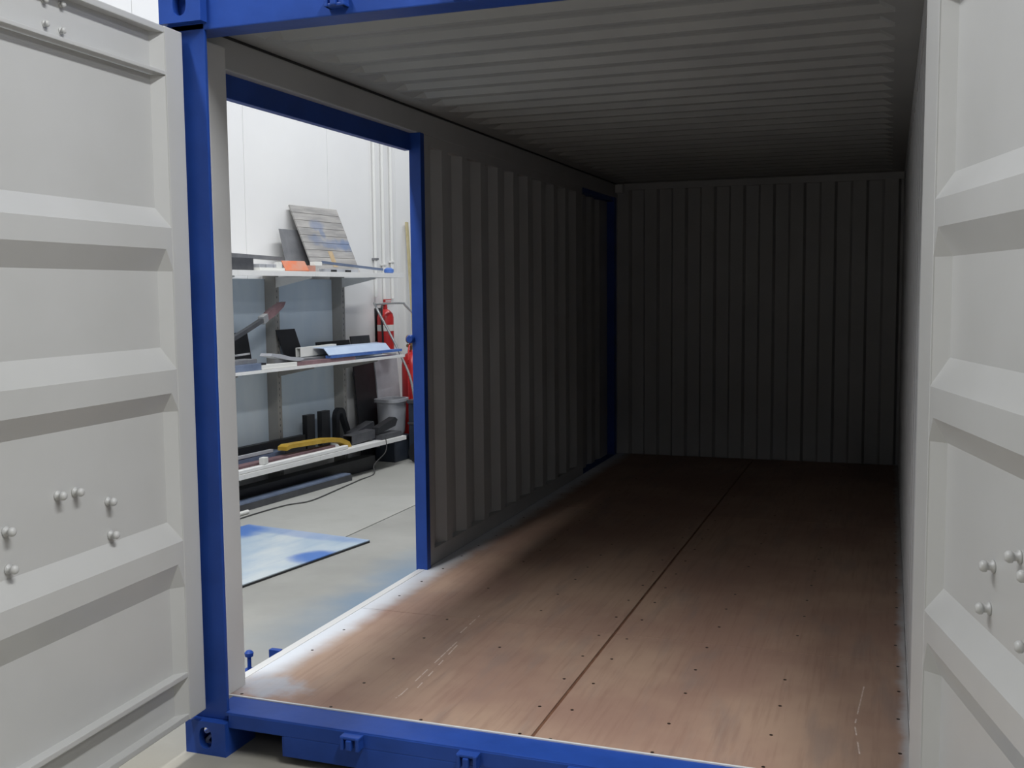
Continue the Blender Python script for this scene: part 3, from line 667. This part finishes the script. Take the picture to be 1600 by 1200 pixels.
for dx, dz in ((-.10, 1.14), (.07, 1.10)):
    bm = bmesh.new(); lathe(bm, [(.04, 0), (.04, .03), (.034, .034)], 16); bmesh.ops.rotate(bm, verts=bm.verts, matrix=Matrix.Rotation(math.pi/2, 3, 'X')); bmesh.ops.translate(bm, verts=bm.verts, vec=(dx, -.01, dz)); finish('gauge', bm, 'brass', t, smooth=True)
bm = bmesh.new(); tube(bm, smooth_path([(-.08, -.02, 1.10), (-.16, -.05, 1.0), (-.17, -.05, .7), (-.15, -.05, .4), (-.10, -.08, .25)]), .008, 8); finish('hose', bm, 'red', t, smooth=True)
t = thing('cylinder_trolley', 'bright tube trolley with bent handle beyond the shelving', 'trolley', W(.5, .2, 0), SRZ)
def tl(s_, o_, z_): return (s_-.5, -(o_-.2), z_)
bm = bmesh.new(); tube(bm, smooth_path([tl(.55, .43, .10), tl(.53, .37, .70), tl(.50, .27, 1.0), tl(.43, .06, 1.44), tl(.46, .04, 1.48), tl(.90, .04, 1.485), tl(.95, .05, 1.46), tl(1.10, .12, 1.30), tl(1.20, .27, 1.0), tl(1.20, .37, .70), tl(1.20, .43, .10)], 6), .011, 10); finish('frame', bm, 'chrome', t, smooth=True)
bm = bmesh.new(); tube(bm, [tl(.53, .37, .72), tl(1.20, .37, .72)], .009, 8); finish('cross_bar', bm, 'chrome', t, smooth=True)
bm = bmesh.new(); tube(bm, [tl(.545, .415, .30), tl(1.20, .415, .30)], .009, 8); finish('cross_bar', bm, 'chrome', t, smooth=True)
for dx in (.50, 1.24):
    bm = bmesh.new(); tube(bm, [tl(dx-.018, .44, .10), tl(dx+.018, .44, .10)], .10, 20); finish('wheel', bm, 'black', t)
# tub on dark crate
t = thing('storage_crate', 'dark blue-grey crate on the floor under the pale tub', 'crate', W(.44, .22, 0), SRZ)
bm = bmesh.new(); bx(bm, 0, .28, 0, .22, 0, .24, .01); finish('body', bm, 'crate', t)
bm = bmesh.new(); bx(bm, -.012, .292, -.012, .232, .215, .238, .004); finish('rim', bm, 'crate', t)
t = thing('plastic_tub', 'pale grey plastic tub with wide rim beside shelf end', 'tub', W(.585, .10, .245), SRZ)
bm = bmesh.new(); n = 28
def rr_(a, b, z): return [bm.verts.new((a*math.copysign(abs(math.cos(q))**.55, math.cos(q)), b*math.copysign(abs(math.sin(q))**.55, math.sin(q)), z)) for q in [2*math.pi*k/n for k in range(n)]]
rg = [rr_(.11, .09, 0), rr_(.125, .10, .03), rr_(.145, .11, .31), rr_(.165, .13, .315), rr_(.165, .13, .345), rr_(.145, .11, .345), rr_(.115, .09, .03)]
for A_, B_ in zip(rg, rg[1:]):
    for k in range(n): bm.faces.new((A_[k], A_[(k+1) % n], B_[(k+1) % n], B_[k]))
bm.faces.new(rg[0][::-1]); bm.faces.new(rg[-1]); finish('tub_body', bm, 'tub', t, smooth=True)
t = thing('storage_bin', 'narrow dark bin with grey rim standing right of the pale tub', 'bin', W(.64, .37, 0), SRZ)
bm = bmesh.new(); bx(bm, 0, .46, 0, .12, 0, .56, .010); finish('body', bm, 'crate', t)
bm = bmesh.new(); bx(bm, -.012, .472, -.012, .130, .54, .575, .005); finish('rim', bm, 'dkgrey', t)
bm = bmesh.new(); bx(bm, -.006, .466, -.006, .126, .34, .362, .004); finish('band', bm, 'dkgrey', t)
bm = bmesh.new(); bx(bm, 0, .035, 0, .02, 0, 2.30, .002)
tag(sobj('wood_batten', bm, 'pole', None, 1.22, .04, 0, 0, -rad(1.5), -rad(4)), 'thin yellowish batten leaning on the wall near the blue jamb', 'batten')
for k, (s, zz) in enumerate(((.715, 1.55), (.86, 1.50), (1.01, 1.53))):
    t = thing('wall_conduit', ['leftmost of three white vertical conduits on the wall', 'middle one of three white vertical conduits on the wall', 'rightmost of three white vertical conduits on the wall'][k], 'conduit', W(s, -.13, zz), SRZ, 'white wall conduits')
    bm = bmesh.new(); tube(bm, [(0, 0, 0), (0, 0, HALL_H-zz-.01)], .017, 12); finish('pipe', bm, 'galv', t, smooth=True)
    for j, cz in enumerate((.35, 1.6, 3.0)):
        bm = bmesh.new(); bx(bm, -.024, .024, -.022, .028, cz, cz+.02, .002); finish('clip', bm, 'grey' if j == 0 and k == 0 else 'galv', t)
